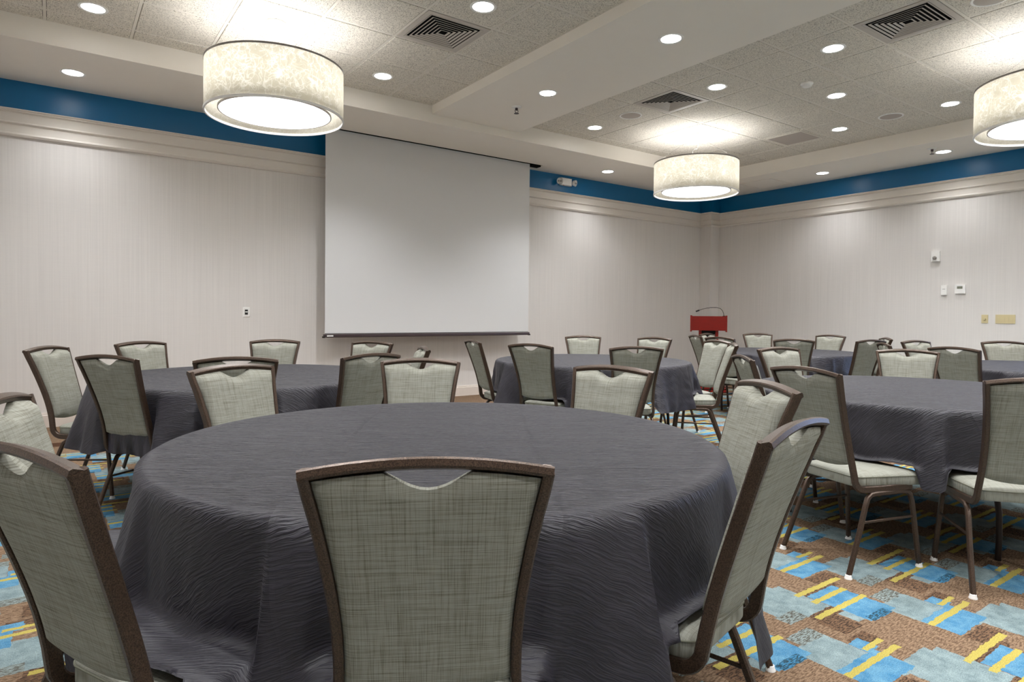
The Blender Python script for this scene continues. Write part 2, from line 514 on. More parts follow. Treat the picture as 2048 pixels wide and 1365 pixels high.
extrude_profile('trim_2', [(0.0, Z_COR), (0.062, Z_COR), (0.066, Z_COR - 0.008), (0.058, Z_COR - 0.016), (0.050, Z_COR - 0.018), (0.052, Z_COR - 0.026), (0.040, Z_COR - 0.034), (0.030, Z_COR - 0.036), (0.026, Z_COR - 0.122),
    (0.044, Z_COR - 0.128), (0.046, Z_COR - 0.138), (0.030, Z_COR - 0.148), (0.020, Z_COR - 0.150), (0.018, Z_COR - 0.228), (0.036, Z_COR - 0.234), (0.040, Z_COR - 0.248), (0.026, Z_COR - 0.266), (0.0, Z_COR - 0.270)], 'cornice', 'off-white stepped cornice moulding running round the walls')
extrude_profile('baseboard_back', [(0.0, 0.150), (0.008, 0.150), (0.012, 0.138), (0.012, 0.128), (0.018, 0.122), (0.018, 0.0)], 'whitepaint', 'white baseboard with a moulded top edge')

# ------------------------------------------------------------------ soffits and beam
ZT = 3.76
def slab_with_hole(x0, x1, y0, y1, z0, z1, hole=None):
    mb = MB()
    if hole is None:
        return mb.box(x0, x1, y0, y1, z0, z1)
    hx0, hx1, hy0, hy1 = hole
    X_ = [x0, hx0, hx1, x1]; Y_ = [y0, hy0, hy1, y1]
    for lvl, z in enumerate((z0, z1)):
        for j in range(4):
            for i in range(4):
                mb.v.append((X_[i], Y_[j], z))
    id_ = lambda i, j, l: l * 16 + j * 4 + i
    for l in (0, 1):
        for j in range(3):
            for i in range(3):
                if (i, j) != (1, 1):
                    mb.f.append((id_(i, j, l), id_(i + 1, j, l), id_(i + 1, j + 1, l), id_(i, j + 1, l)))
    for i in range(3):
        for j in (0, 3):
            mb.f.append((id_(i, j, 0), id_(i + 1, j, 0), id_(i + 1, j, 1), id_(i, j, 1)))
            mb.f.append((id_(j, i, 0), id_(j, i + 1, 0), id_(j, i + 1, 1), id_(j, i, 1)))
    for a, b in (((1, 1), (2, 1)), ((2, 1), (2, 2)), ((2, 2), (1, 2)), ((1, 2), (1, 1))):
        mb.f.append((id_(*a, 0), id_(*b, 0), id_(*b, 1), id_(*a, 1)))
    return mb
SLOT = (2.62, 6.10, 7.785, 7.93)
struct(slab_with_hole(XL, XR, YS, YB, Z_SOF, ZT, SLOT).obj('trim_3', 'plaster'), 'dropped cream soffit above the screen wall')
struct(MB().box(XS, XR, YF, YS, Z_SOF, ZT).obj('trim_4', 'plaster'), 'dropped cream soffit along the right wall')
struct(MB().box(XL, XSL, YF, YS, Z_SOF, ZT).obj('trim_5', 'plaster'), 'dropped cream soffit along the left wall')
struct(MB().box(XSL, XS, YF, YSF, Z_SOF, ZT).obj('trim_6', 'plaster'), 'dropped cream soffit at the near end')
struct(MB().box(BX1, BX2, YSF, YS, Z_BEAM, ZT).obj('trim_7', 'plaster'), 'wide flat cream beam dividing the tiled ceiling')
ceil = MB().box(XL - TH, XR + TH, YF - TH, YB + TH, ZT + 0.04, ZT + 0.10).obj('ceiling', 'dark')
struct(ceil, 'suspended ceiling of speckled acoustic tiles')

# ------------------------------------------------------------------ ceiling tiles and tee bars
tile_cache = {}
def add_tile(x0, x1, y0, y1):
    sx, sy = round(x1 - x0 - 0.030, 3), round(y1 - y0 - 0.030, 3)
    if sx < 0.03 or sy < 0.03: return
    if (sx, sy) not in tile_cache:
        a, b, e = sx / 2, sy / 2, 0.004
        mb = MB().rings([[(-a, -b, .018), (a, -b, .018), (a, b, .018), (-a, b, .018)], [(-a, -b, e), (a, -b, e), (a, b, e), (-a, b, e)],
                         [(-a + e, -b + e, 0), (a - e, -b + e, 0), (a - e, b - e, 0), (-a + e, b - e, 0)]])
        tile_cache[(sx, sy)] = mb.mesh('ceiling_tile', 'tile')
    link('ceiling_tile', tile_cache[(sx, sy)], ceil, ((x0 + x1) / 2, (y0 + y1) / 2, Z_CEIL - 0.004))
def bay(x0, x1, y0, y1, ox, oy, skip):
    xs = sorted([x0, x1] + [ox + i * T for i in range(-30, 30) if x0 + 0.05 < ox + i * T < x1 - 0.03])
    ys = sorted([y0, y1] + [oy + i * T for i in range(-30, 30) if y0 + 0.05 < oy + i * T < y1 - 0.03])
    for i in range(len(xs) - 1):
        for j in range(len(ys) - 1):
            cx, cy = (xs[i] + xs[i + 1]) / 2, (ys[j] + ys[j + 1]) / 2
            if any(abs(cx - sx) < 0.2 and abs(cy - sy) < 0.2 for sx, sy in skip): continue
            add_tile(xs[i], xs[i + 1], ys[j], ys[j + 1])
    for x in xs:
        hw = 0.012
        MB().box(max(x - hw, x0), min(x + hw, x1), y0, y1, Z_CEIL, Z_CEIL + 0.02).obj('tee_bar', 'tee', ceil)
    for y in ys:
        MB().box(x0, x1, max(y - 0.012, y0), min(y + 0.012, y1), Z_CEIL + 0.0005, Z_CEIL + 0.02).obj('tee_bar', 'tee', ceil)
    # closing board above the tiles
    MB().box(x0, x1, y0, y1, Z_CEIL + 0.03, Z_CEIL + 0.034).obj('plenum_board', 'dark', ceil)
D1 = (LOX + 0.5 * T, LOY - 0.5 * T)
D2 = (ROX + 1.5 * T, ROY + 1.5 * T)
D3 = (ROX + 1.5 * T, ROY - 2.5 * T)
bay(BX2, XS, YSF, YS, ROX, ROY, [D2, D3])
bay(XSL, BX1, YSF, YS, LOX, LOY, [D1])

# ------------------------------------------------------------------ air diffusers
def air_diffuser(loc, label):
    t = thing('air_diffuser', label, 'vent', (loc[0], loc[1], Z_CEIL), 0, 'square ceiling air diffusers')
    h = T / 2 - 0.014
    def ringsq(o, i, zo, zi, th=0.0015):
        sq = lambda s, z: [(-s, -s, z), (s, -s, z), (s, s, z), (-s, s, z)]
        mb = MB()
        mb.rings([sq(o, zo), sq(i, zi), sq(i - 0.001, zi + th), sq(o - 0.001, zo + th), sq(o, zo)], False, False)
        return mb
    ringsq(h, h - 0.045, -0.006, -0.006, 0.01).obj('frame', 'louver', t)
    step = (h - 0.05) / 7.4
    for k in range(7):
        o = h - 0.048 - k * step
        sq = lambda q, z: [(-q, -q, z), (q, -q, z), (q, q, z), (-q, q, z)]
        MB().rings([sq(o, -0.007), sq(o - step * 0.45, -0.002), sq(o - step * 0.45, 0.0), sq(o, -0.005), sq(o, -0.007)], False, False).obj('louver', 'louver', t)
    MB().box(-h, h, -h, h, 0.027, 0.0285).obj('back_plate', 'dark', t)
    return t
air_diffuser(D1, 'square louvred air diffuser left of the ceiling beam, beside a drum pendant')
air_diffuser(D2, 'square louvred air diffuser beside the round speaker, close to the beam')
air_diffuser(D3, 'largest looking square louvred air diffuser, top right above the third pendant')

# ------------------------------------------------------------------ recessed downlights
_dl = {}
def downlight(x, y, z, label, group='recessed downlights'):
    if not _dl:
        _dl['ring'] = MB().lathe([(0.083, 0.0), (0.086, -0.004), (0.104, -0.006), (0.108, -0.003), (0.108, 0.004), (0.083, 0.004)], 32).mesh('trim_ring', 'white', True)
        _dl['lens'] = MB().lathe([(0.002, -0.0035), (0.04, -0.0035), (0.084, -0.002), (0.084, 0.003)], 32, cap0=True).mesh('lens', 'lens', True)
        d = bpy.data.lights.new('downlight', 'SPOT')
        d.energy = DOWN_W; d.color = LAMP_COL; d.spot_size = math.radians(116); d.spot_blend = 0.8; d.shadow_soft_size = 0.07
        _dl['light'] = d
        e = d.copy(); e.energy = DOWN_W * 0.33; e.spot_size = math.radians(130); e.spot_blend = 1.0
        _dl['soft'] = e
    t = thing('recessed_downlight', label, 'downlight', (x, y, z), 0, group)
    link('trim_ring', _dl['ring'], t); link('lens', _dl['lens'], t)
    link('lamp', _dl['soft'] if z == Z_SOF else _dl['light'], t, (0, 0, -0.012))
    return t
TF = Z_CEIL - 0.004
for a in ((0.28, 6.33, TF, 'round recessed downlight in the left tiled ceiling, at the top left corner'),
          (2.83, 4.41, TF, 'round recessed downlight beside the left air diffuser, near the top edge'),
          (2.815, 6.31, TF, 'round recessed downlight in the left tiles, between the big pendant and the beam'),
          (0.168, 7.52, Z_SOF, 'round recessed downlight in the soffit above the left end of the blue frieze'),
          (7.165, 7.48, Z_SOF, 'round recessed downlight in the soffit right of the emergency light'),
          (4.33, 5.455, Z_BEAM, 'round recessed downlight in the beam, beside the sprinkler head'),
          (4.325, 3.76, Z_BEAM, 'round recessed downlight in the beam, the nearer of the two'),
          (5.84, 4.43, TF, 'round recessed downlight beside the middle air diffuser in the right tiles'),
          (5.85, 3.165, TF, 'round recessed downlight in the right tiles, beside the large right air diffuser'),
          (7.12, 3.805, TF, 'round recessed downlight in the right tiles, next to the smoke detector'),
          (8.42, 4.45, TF, 'round recessed downlight between the grey grille panel and the right soffit'),
          (5.83, 6.34, TF, 'round recessed downlight in the right tiles, left of the middle pendant and speaker'),
          (8.425, 3.17, TF, 'round recessed downlight in the right tiles, just left of the third pendant'),
          (9.90, 5.49, Z_SOF, 'round recessed downlight in the right soffit, farther from the sprinkler head'),
          (9.91, 3.80, Z_SOF, 'round recessed downlight in the right soffit, beside the sprinkler head')):
    downlight(*a)
HID = 'unseen round recessed downlight added over the near end of the room'  # unseen downlights carrying on the visible layout, added as ambient fill
for x, y, z in ((5.84, 1.25, TF), (8.42, 1.25, TF), (5.84, -0.65, TF), (8.42, -0.65, TF), (4.325, 2.06, Z_BEAM), (4.325, 0.36, Z_BEAM), (4.325, -1.34, Z_BEAM),
                (9.90, 2.10, Z_SOF), (9.90, 0.40, Z_SOF), (9.90, -1.3, Z_SOF), (0.28, 4.42, TF), (2.83, 2.52, TF), (0.28, 2.52, TF), (2.83, 0.60, TF), (0.28, 0.60, TF), (2.83, -1.3, TF), (0.28, -1.3, TF),
                (-1.25, 5.6, Z_SOF), (-1.25, 3.6, Z_SOF), (-1.25, 1.6, Z_SOF)):
    downlight(x, y, z, HID, 'unseen recessed downlights added over the near end')

# ------------------------------------------------------------------ drum pendants
_pl = {}
def pendant(x, y, label, group='drum pendants'):
    z0, z1, R = 2.872 - Z_CEIL, 3.29 - Z_CEIL, 0.56
    if not _pl:
        _pl['canopy'] = MB().lathe([(0.004, -0.034), (0.05, -0.033), (0.078, -0.026), (0.082, -0.015), (0.082, -0.002)], 32, cap0=True).mesh('canopy', 'white', True)
        _pl['shade'] = MB().lathe([(R, z0), (R, z1), (R - 0.003, z1), (R - 0.003, z0), (R, z0)], 96).mesh('shade', 'shade', True)
        _pl['top'] = MB().lathe([(R + 0.003, z1 - 0.012), (R + 0.003, z1 + 0.003), (R - 0.006, z1 + 0.003), (R - 0.006, z1 - 0.012), (R + 0.003, z1 - 0.012)], 96).mesh('top_ring', 'grey', True)
        _pl['bot'] = MB().lathe([(R + 0.004, z0 + 0.014), (R + 0.004, z0 - 0.004), (R - 0.009, z0 - 0.004), (R - 0.009, z0 + 0.014), (R + 0.004, z0 + 0.014)], 96).mesh('bottom_ring', 'white', True)
        zd = z0 + 0.032
        _pl['disc'] = MB().lathe([(0.003, zd), (0.2, zd), (0.449, zd), (0.449, zd + 0.006), (0.003, zd + 0.006)], 72).mesh('diffuser_disc', 'diffuser', True)
        _pl['dring'] = MB().lathe([(0.449, zd - 0.004), (0.458, zd - 0.004), (0.458, zd + 0.012), (0.449, zd + 0.012), (0.449, zd - 0.004)], 72).mesh('diffuser_ring', 'grey', True)
        _pl['wires'] = []
        for k in range(3):
            a = 0.6 + k * 2 * PI / 3
            _pl['wires'].append(MB().sweep([(0.02 * math.cos(a), 0.02 * math.sin(a), -0.03), (R * 0.985 * math.cos(a), R * 0.985 * math.sin(a), z1)], 0.0012, 0.0012, n=6).mesh('wire', 'chrome'))
        _pl['cord'] = MB().sweep([(0, 0, -0.03), (0.005, 0, -0.07), (0.03, 0.0, -0.13), (0.045, 0.01, -0.17), (0.02, 0.0, -0.19), (-0.03, 0, -0.2), (-0.07, 0, -0.23), (-0.08, 0, -0.32), (-0.05, 0, -0.5)], 0.0035, 0.0035, n=8).mesh('cord', 'white', True)
        _pl['hub'] = MB().lathe([(0.003, -0.52), (0.10, -0.52), (0.10, -0.545), (0.003, -0.545)], 24).mesh('lamp_holder', 'white', True)
        _pl['arms'] = []
        for k in range(3):
            a = 0.6 + k * 2 * PI / 3
            _pl['arms'].append(MB().sweep([(0.09 * math.cos(a), 0.09 * math.sin(a), -0.532), (R * 0.99 * math.cos(a), R * 0.99 * math.sin(a), -0.532)], 0.005, 0.005, n=6).mesh('spider_arm', 'white'))
        d = bpy.data.lights.new('pendant_lamp', 'POINT')
        d.energy = PEND_W; d.color = LAMP_COL; d.shadow_soft_size = 0.05
        _pl['light'] = d
        g = bpy.data.lights.new('diffuser_lamp', 'AREA')
        g.shape = 'DISK'; g.size = 0.88; g.energy = 5.8; g.color = LAMP_COL
        _pl['glow'] = g
    t = thing('drum_pendant', label, 'pendant lamp', (x, y, Z_CEIL - 0.004), 0, group)
    for k in ('canopy', 'shade', 'top', 'bot', 'disc', 'dring', 'cord', 'hub'):
        link(_pl[k].name.split('.')[0], _pl[k], t)
    link('lamp', _pl['glow'], t, (0, 0, 2.872 - Z_CEIL + 0.029))
    for m in _pl['wires']: link('wire', m, t)
    for m in _pl['arms']: link('spider_arm', m, t)
    for k in range(4):
        a = 0.2 + k * PI / 2
        link('lamp', _pl['light'], t, (0.24 * math.cos(a), 0.24 * math.sin(a), -0.46))
    return t
pendant(1.564, 5.706, 'large cream drum pendant hanging left of the screen')
pendant(7.154, 5.749, 'cream drum pendant hanging in front of the far corner')
pendant(7.154, 1.90, 'cream drum pendant cut by the right edge')
pendant(1.564, 1.90, 'cream drum pendant over the near left table, out of view', 'drum pendants out of view')
pendant(1.564, -1.6, 'unseen cream drum pendant added over the near end of the room', 'drum pendants out of view')  # this and the next: unseen pendants added behind the camera for fill light
pendant(7.154, -1.6, 'unseen cream drum pendant added over the near end of the room', 'drum pendants out of view')

# ------------------------------------------------------------------ small ceiling fittings
def speaker(x, y, label):
    t = thing('ceiling_speaker', label, 'speaker', (x, y, TF), 0, 'round ceiling speakers')
    MB().lathe([(0.118, 0.002), (0.120, -0.006), (0.136, -0.006), (0.140, 0.0), (0.140, 0.003)], 48).obj('rim', 'white', t, True)
    MB().lathe([(0.003, -0.0075), (0.06, -0.007), (0.119, -0.004), (0.119, 0.002)], 48, cap0=True).obj('grille', 'panelgrey', t, True)
speaker(5.828, 5.69, 'round flush ceiling speaker between a downlight and the middle air diffuser')
speaker(8.378, 3.795, 'round flush ceiling speaker near the right soffit')
speaker(5.90, 1.95, 'round flush ceiling speaker at the top right corner')
t = thing('smoke_detector', 'small white round smoke detector among the right ceiling tiles', 'smoke detector', (6.503, 3.795, TF))
MB().lathe([(0.062, 0.002), (0.062, -0.012), (0.055, -0.016)], 32, cap1=True).obj('base', 'white', t, True)
MB().lathe([(0.050, -0.016), (0.046, -0.034), (0.030, -0.042)], 32, cap0=True, cap1=True).obj('sensor_cap', 'white', t, True)
def sprinkler(x, y, z, label):
    t = thing('sprinkler_head', label, 'sprinkler', (x, y, z), 0, 'sprinkler heads')
    t.scale = (1.45, 1.45, 1.45)
    MB().lathe([(0.040, 0.0), (0.038, -0.005), (0.015, -0.010)], 24, cap0=True, cap1=True).obj('escutcheon', 'white', t, True)
    MB().lathe([(0.011, -0.008), (0.011, -0.026), (0.007, -0.028)], 16, cap0=True, cap1=True).obj('body', 'bar', t, True)
    for s in (-1, 1):
        MB().sweep([(0.010 * s, 0, -0.022), (0.016 * s, 0, -0.034), (0.004 * s, 0, -0.050)], 0.003, 0.002, n=6).obj('frame_arm', 'bar', t)
    MB().lathe([(0.018, -0.050), (0.020, -0.053)], 20, cap0=True, cap1=True).obj('deflector', 'bar', t)
sprinkler(4.334, 6.03, Z_BEAM, 'small sprinkler head in the ceiling beam')
sprinkler(9.60, 3.815, Z_SOF, 'small sprinkler head in the right soffit')
t = thing('return_grille', 'flat square grey return grille in the right ceiling tiles', 'vent', (8.355, 5.05, TF))
MB().box(-0.245, 0.245, -0.245, 0.245, -0.006, 0.0).obj('grille_plate', 'panelgrey', t)
for b in ((-0.265, 0.265, 0.245, 0.265), (-0.265, 0.265, -0.265, -0.245), (-0.265, -0.245, -0.245, 0.245), (0.245, 0.265, -0.245, 0.245)):
    MB().box(*b, -0.008, 0.0).obj('frame_bar', 'tee', t)
t = thing('access_panel', 'flush access panel in the right soffit behind the middle pendant', 'panel', (9.93, 6.52, Z_SOF))
MB().box(-0.29, 0.29, -0.27, 0.27, -0.004, 0.0).obj('panel', 'plaster', t)
for b in ((-0.315, 0.315, 0.278, 0.305), (-0.315, 0.315, -0.305, -0.278), (-0.315, -0.298, -0.278, 0.278), (0.298, 0.315, -0.278, 0.278)):
    MB().box(*b, -0.008, 0.0).obj('frame_bar', 'plaster', t)

# ------------------------------------------------------------------ projection screen
SY = 7.84
t = thing('projection_screen', 'large white pull-down projection screen hanging from the soffit slot', 'screen', (4.318, SY, 0))
MB().box(-1.572, 1.572, -0.002, 0.002, 0.935, Z_SOF + 0.001).obj('fabric', 'screen', t)
MB().box(-1.572, 1.572, -0.0021, 0.0021, Z_SOF + 0.0012, 3.70).obj('black_drop', 'dark', t)
MB().box(-1.572, 1.572, -0.0032, -0.0021, 0.937, 0.944).obj('hem', 'black', t)
MB().sweep([(-1.59, 0, 0.913), (1.59, 0, 0.913)], 0.021, 0.014, xaxis=(0, 0, 1), bev=0.008).obj('weight_bar', 'bar', t)
for s in (-1, 1):
    MB().box(1.59 * s - 0.012, 1.59 * s + 0.012, -0.018, 0.018, 0.888, 0.908).obj('end_cap', 'black', t)
MB().box(-1.55, -1.47, -0.016, -0.0142, 0.905, 0.921).obj('maker_tag', 'white', t)
MB().sweep([(-1.70, 0.02, 3.66), (1.70, 0.02, 3.66)], 0.035, 0.035, n=16).obj('roller', 'black', t, True)
MB().box(1.60, 1.77, -0.02, 0.085, 3.46, 3.70).obj('roller_bracket', 'dark', t)
MB().box(SLOT[0] - 4.318, SLOT[1] - 4.318, 0.0865, 0.0885, Z_SOF + 0.005, 3.75).obj('housing_back', 'dark', t)
MB().box(SLOT[0] - 4.318, SLOT[1] - 4.318, -0.0545, -0.0525, Z_SOF + 0.005, 3.75).obj('housing_front', 'dark', t)
MB().box(SLOT[0] - 4.318, SLOT[1] - 4.318, -0.0525, 0.0865, 3.745, 3.75).obj('housing_top', 'dark', t)

# ------------------------------------------------------------------ wall fittings
def plate_back(name, label, cat, x, z, w_, h_, mat):
    t = thing(name, label, cat, (x, YB, z))
    a, b = w_ / 2, h_ / 2
    MB().rings([[(-a, 0, -b), (a, 0, -b), (a, 0, b), (-a, 0, b)], [(-a, -.004, -b), (a, -.004, -b), (a, -.004, b), (-a, -.004, b)], [(-a + .005, -.007, -b + .005), (a - .005, -.007, -b + .005), (a - .005, -.007, b - .005), (-a + .005, -.007, b - .005)]]).obj('cover_plate', mat, t)
    return t
t = plate_back('wall_switch', 'white wall plate with a black switch left of the screen', 'switch', 1.888, 1.199, 0.078, 0.117, 'white')
MB().box(-0.017, 0.017, -0.010, -0.006, -0.030, 0.030).obj('rocker', 'black', t)
MB().box(-0.014, 0.014, -0.012, -0.010, -0.004, 0.010).obj('slider', 'white', t)
t = thing('emergency_light', 'white emergency light with two lamp heads on the blue frieze', 'emergency light', (6.815, YB - 0.004, 3.365))
MB().rings([[(-.11, 0, -.06), (.11, 0, -.06), (.11, 0, .06), (-.11, 0, .06)], [(-.11, -.05, -.06), (.11, -.05, -.06), (.11, -.05, .06), (-.11, -.05, .06)], [(-.10, -.062, -.05), (.10, -.062, -.05), (.10, -.062, .05), (-.10, -.062, .05)]]).obj('housing', 'white', t)
MB().lathe([(0.006, -0.067), (0.006, -0.060)], 12, -0.06, -0.05, True, True).obj('test_button', 'red', t)
for s, nm in ((-1, 'lamp_head'), (1, 'lamp_head')):
    mb = MB().lathe([(0.012, 0.0), (0.042, 0.01), (0.052, 0.045), (0.052, 0.055)], 20, cap0=True)
    h = mb.obj(nm, 'white', t, True); h.location = (0.145 * s, -0.035, 0.0); h.rotation_euler = (math.radians(100), 0, math.radians(25 * s))
    for dx in (-0.018, 0.018):
        MB().lathe([(0.015, 0.050), (0.010, 0.060)], 12, dx, 0.0, True, True).obj('bulb', 'grey', h)
def on_right(name, label, cat, y, z):
    return thing(name, label, cat, (XR, y, z), PI / 2)      # local -y points into the room... local x runs along +y
def rbox(t, nm, mat, y0, y1, z0, z1, d0, d1):
    # y measured along the wall, d = distance out from the wall
    return MB().box(y0, y1, d0, d1, z0, z1).obj(nm, mat, t)
t = on_right('thermostat', 'white thermostat with a round dial, highest fitting on the right wall', 'thermostat', 4.099, 2.108)
rbox(t, 'body', 'white', -0.055, 0.055, -0.075, 0.075, 0.0, 0.035)
mb = MB().lathe([(0.027, 0.0), (0.027, 0.012), (0.014, 0.020)], 24, cap1=True); d = mb.obj('dial', 'grey', t, True); d.location = (0.006, 0.035, -0.024); d.rotation_euler = (-PI / 2, 0, 0)
t = on_right('wall_sensor', 'narrow white wall sensor left of the digital thermostat', 'sensor', 3.982, 1.61)
rbox(t, 'body', 'white', -0.036, 0.036, -0.070, 0.070, 0.0, 0.026)
rbox(t, 'slot', 'grey', -0.018, 0.018, 0.012, 0.018, 0.026, 0.0275)
rbox(t, 'vent_strip', 'white', -0.026, 0.026, -0.06, -0.02, 0.026, 0.028)
t = on_right('digital_thermostat', 'white digital thermostat with a small grey display', 'thermostat', 3.780, 1.62)
rbox(t, 'body', 'white', -0.064, 0.064, -0.062, 0.062, 0.0, 0.028)
rbox(t, 'display', 'lcd', -0.034, 0.034, 0.006, 0.040, 0.028, 0.0295)
for k in (-1, 0, 1):
    rbox(t, 'button', 'white', k * 0.024 - 0.006, k * 0.024 + 0.006, -0.026, -0.016, 0.028, 0.031)
t = on_right('dimmer_switch', 'small ivory wall plate with a round dimmer knob', 'switch', 3.478, 1.20)
rbox(t, 'cover_plate', 'ivory', -0.039, 0.039, -0.058, 0.058, 0.0, 0.007)
mb = MB().lathe([(0.016, 0.0), (0.014, 0.016)], 20, cap1=True); d = mb.obj('knob', 'ivory', t, True); d.location = (0, 0.007, 0); d.rotation_euler = (-PI / 2, 0, 0)
t = on_right('switch_bank', 'wide ivory wall plate with a bank of four switches', 'switch', 3.241, 1.20)
rbox(t, 'cover_plate', 'ivory', -0.112, 0.112, -0.060, 0.060, 0.0, 0.007)
for k in range(4):
    c = -0.069 + k * 0.046
    rbox(t, 'rocker', 'ivory', c - 0.016, c + 0.016, -0.034, 0.034, 0.007, 0.010)

# ------------------------------------------------------------------ lectern and microphone
LX, LY = 8.62, 6.63
t = thing('lectern', 'dark red mahogany lectern in the far corner behind the chairs', 'lectern', (LX, LY, 0), math.atan2(-LY, -LX) + PI / 2)
# local -y faces the room
MB().box(-0.29, 0.29, -0.22, 0.22, 0.0, 0.07).obj('base', 'mahogany', t)
for s in (-1, 1):
    MB().box(min(0.150 * s, 0.105 * s), max(0.150 * s, 0.105 * s), -0.17, 0.17, 0.07, 1.02).obj('column_side', 'mahogany', t)
    MB().box(min(0.280 * s, 0.258 * s), max(0.280 * s, 0.258 * s), -0.215, 0.215, 0.955, 1.215).obj('side_board', 'mahogany', t)
MB().box(-0.105, 0.105, -0.11, -0.09, 0.07, 1.02).obj('recess_shade', 'black', t)  # black sheet standing in for the shade between the column sides
MB().box(-0.258, 0.258, -0.20, -0.18, 0.975, 1.20).obj('front_panel', 'mahogany', t)
MB().box(-0.258, 0.258, -0.18, 0.20, 0.985, 1.005).obj('shelf', 'mahogany', t)
mb = MB(); mb.rings([[(-0.258, -0.18, 1.185), (0.258, -0.18, 1.185), (0.258, 0.21, 1.09), (-0.258, 0.21, 1.09)], [(-0.258, -0.18, 1.203), (0.258, -0.18, 1.203), (0.258, 0.21, 1.108), (-0.258, 0.21, 1.108)]]).obj('reading_desk', 'mahogany', t)
g = thing('gooseneck_microphone', 'thin black gooseneck microphone arching over the lectern', 'microphone', (LX, LY, 0), math.atan2(-LY, -LX) + PI / 2)
MB().lathe([(0.022, 1.195), (0.022, 1.208), (0.008, 1.214)], 16, 0.23, -0.14, True, True).obj('socket', 'black', g, True)
pts = []
for i in range(15):
    u = i / 14
    pts.append((0.23 - 0.02 * u - 0.36 * u ** 1.7, -0.14 + 0.05 * u, 1.20 + 0.30 * math.sin(u * PI * 0.62) * (1 - 0.30 * u)))
pts = [(0.23, -0.14, 1.205), (0.222, -0.14, 1.25), (0.205, -0.135, 1.295), (0.175, -0.13, 1.325), (0.12, -0.12, 1.342), (0.05, -0.11, 1.342), (-0.03, -0.10, 1.332), (-0.10, -0.10, 1.315), (-0.15, -0.10, 1.295)]
MB().sweep(pts, 0.0045, 0.0045, n=8).obj('gooseneck', 'black', g, True)
MB().sweep([(-0.145, -0.10, 1.298), (-0.17, -0.10, 1.288), (-0.20, -0.10, 1.276)], 0.012, 0.012, n=10).obj('capsule', 'black', g, True)

# ------------------------------------------------------------------ chairs
def interp(tab, z):
    for (z0, v0), (z1, v1) in zip(tab, tab[1:]):
        if z0 <= z <= z1:
            u = (z - z0) / (z1 - z0)
            return v0 + (v1 - v0) * u
    return tab[0][1] if z < tab[0][0] else tab[-1][1]
def smooth_tab(tab):
    # Catmull-Rom resampled table
    out = []
    n = len(tab)
    for i in range(n - 1):
        p = [tab[max(i - 1, 0)], tab[i], tab[i + 1], tab[min(i + 2, n - 1)]]
        for k in range(6):
            t = k / 6
            def cr(a, b, c, d):
                return 0.5 * (2 * b + (c - a) * t + (2 * a - 5 * b + 4 * c - d) * t * t + (3 * b - a - 3 * c + d) * t ** 3)
            out.append((p[1][0] + (p[2][0] - p[1][0]) * t, cr(*[q[1] for q in p])))
    out.append(tab[-1])
    return out
HW = smooth_tab([(0.40, 0.186), (0.48, 0.176), (0.56, 0.172), (0.65, 0.174), (0.75, 0.183), (0.85, 0.197), (0.945, 0.2125)])   # outer half width of the back
BY = smooth_tab([(0.45, -0.126), (0.52, -0.138), (0.60, -0.157), (0.70, -0.187), (0.80, -0.220), (0.88, -0.2475), (0.945, -0.270)])  # back lean
ZTOP, TW, TD = 0.9436, 0.0095, 0.0165
def rail_z(x):
    return ZTOP - 0.0115 + 0.020 * (1 - (x / 0.21) ** 2)
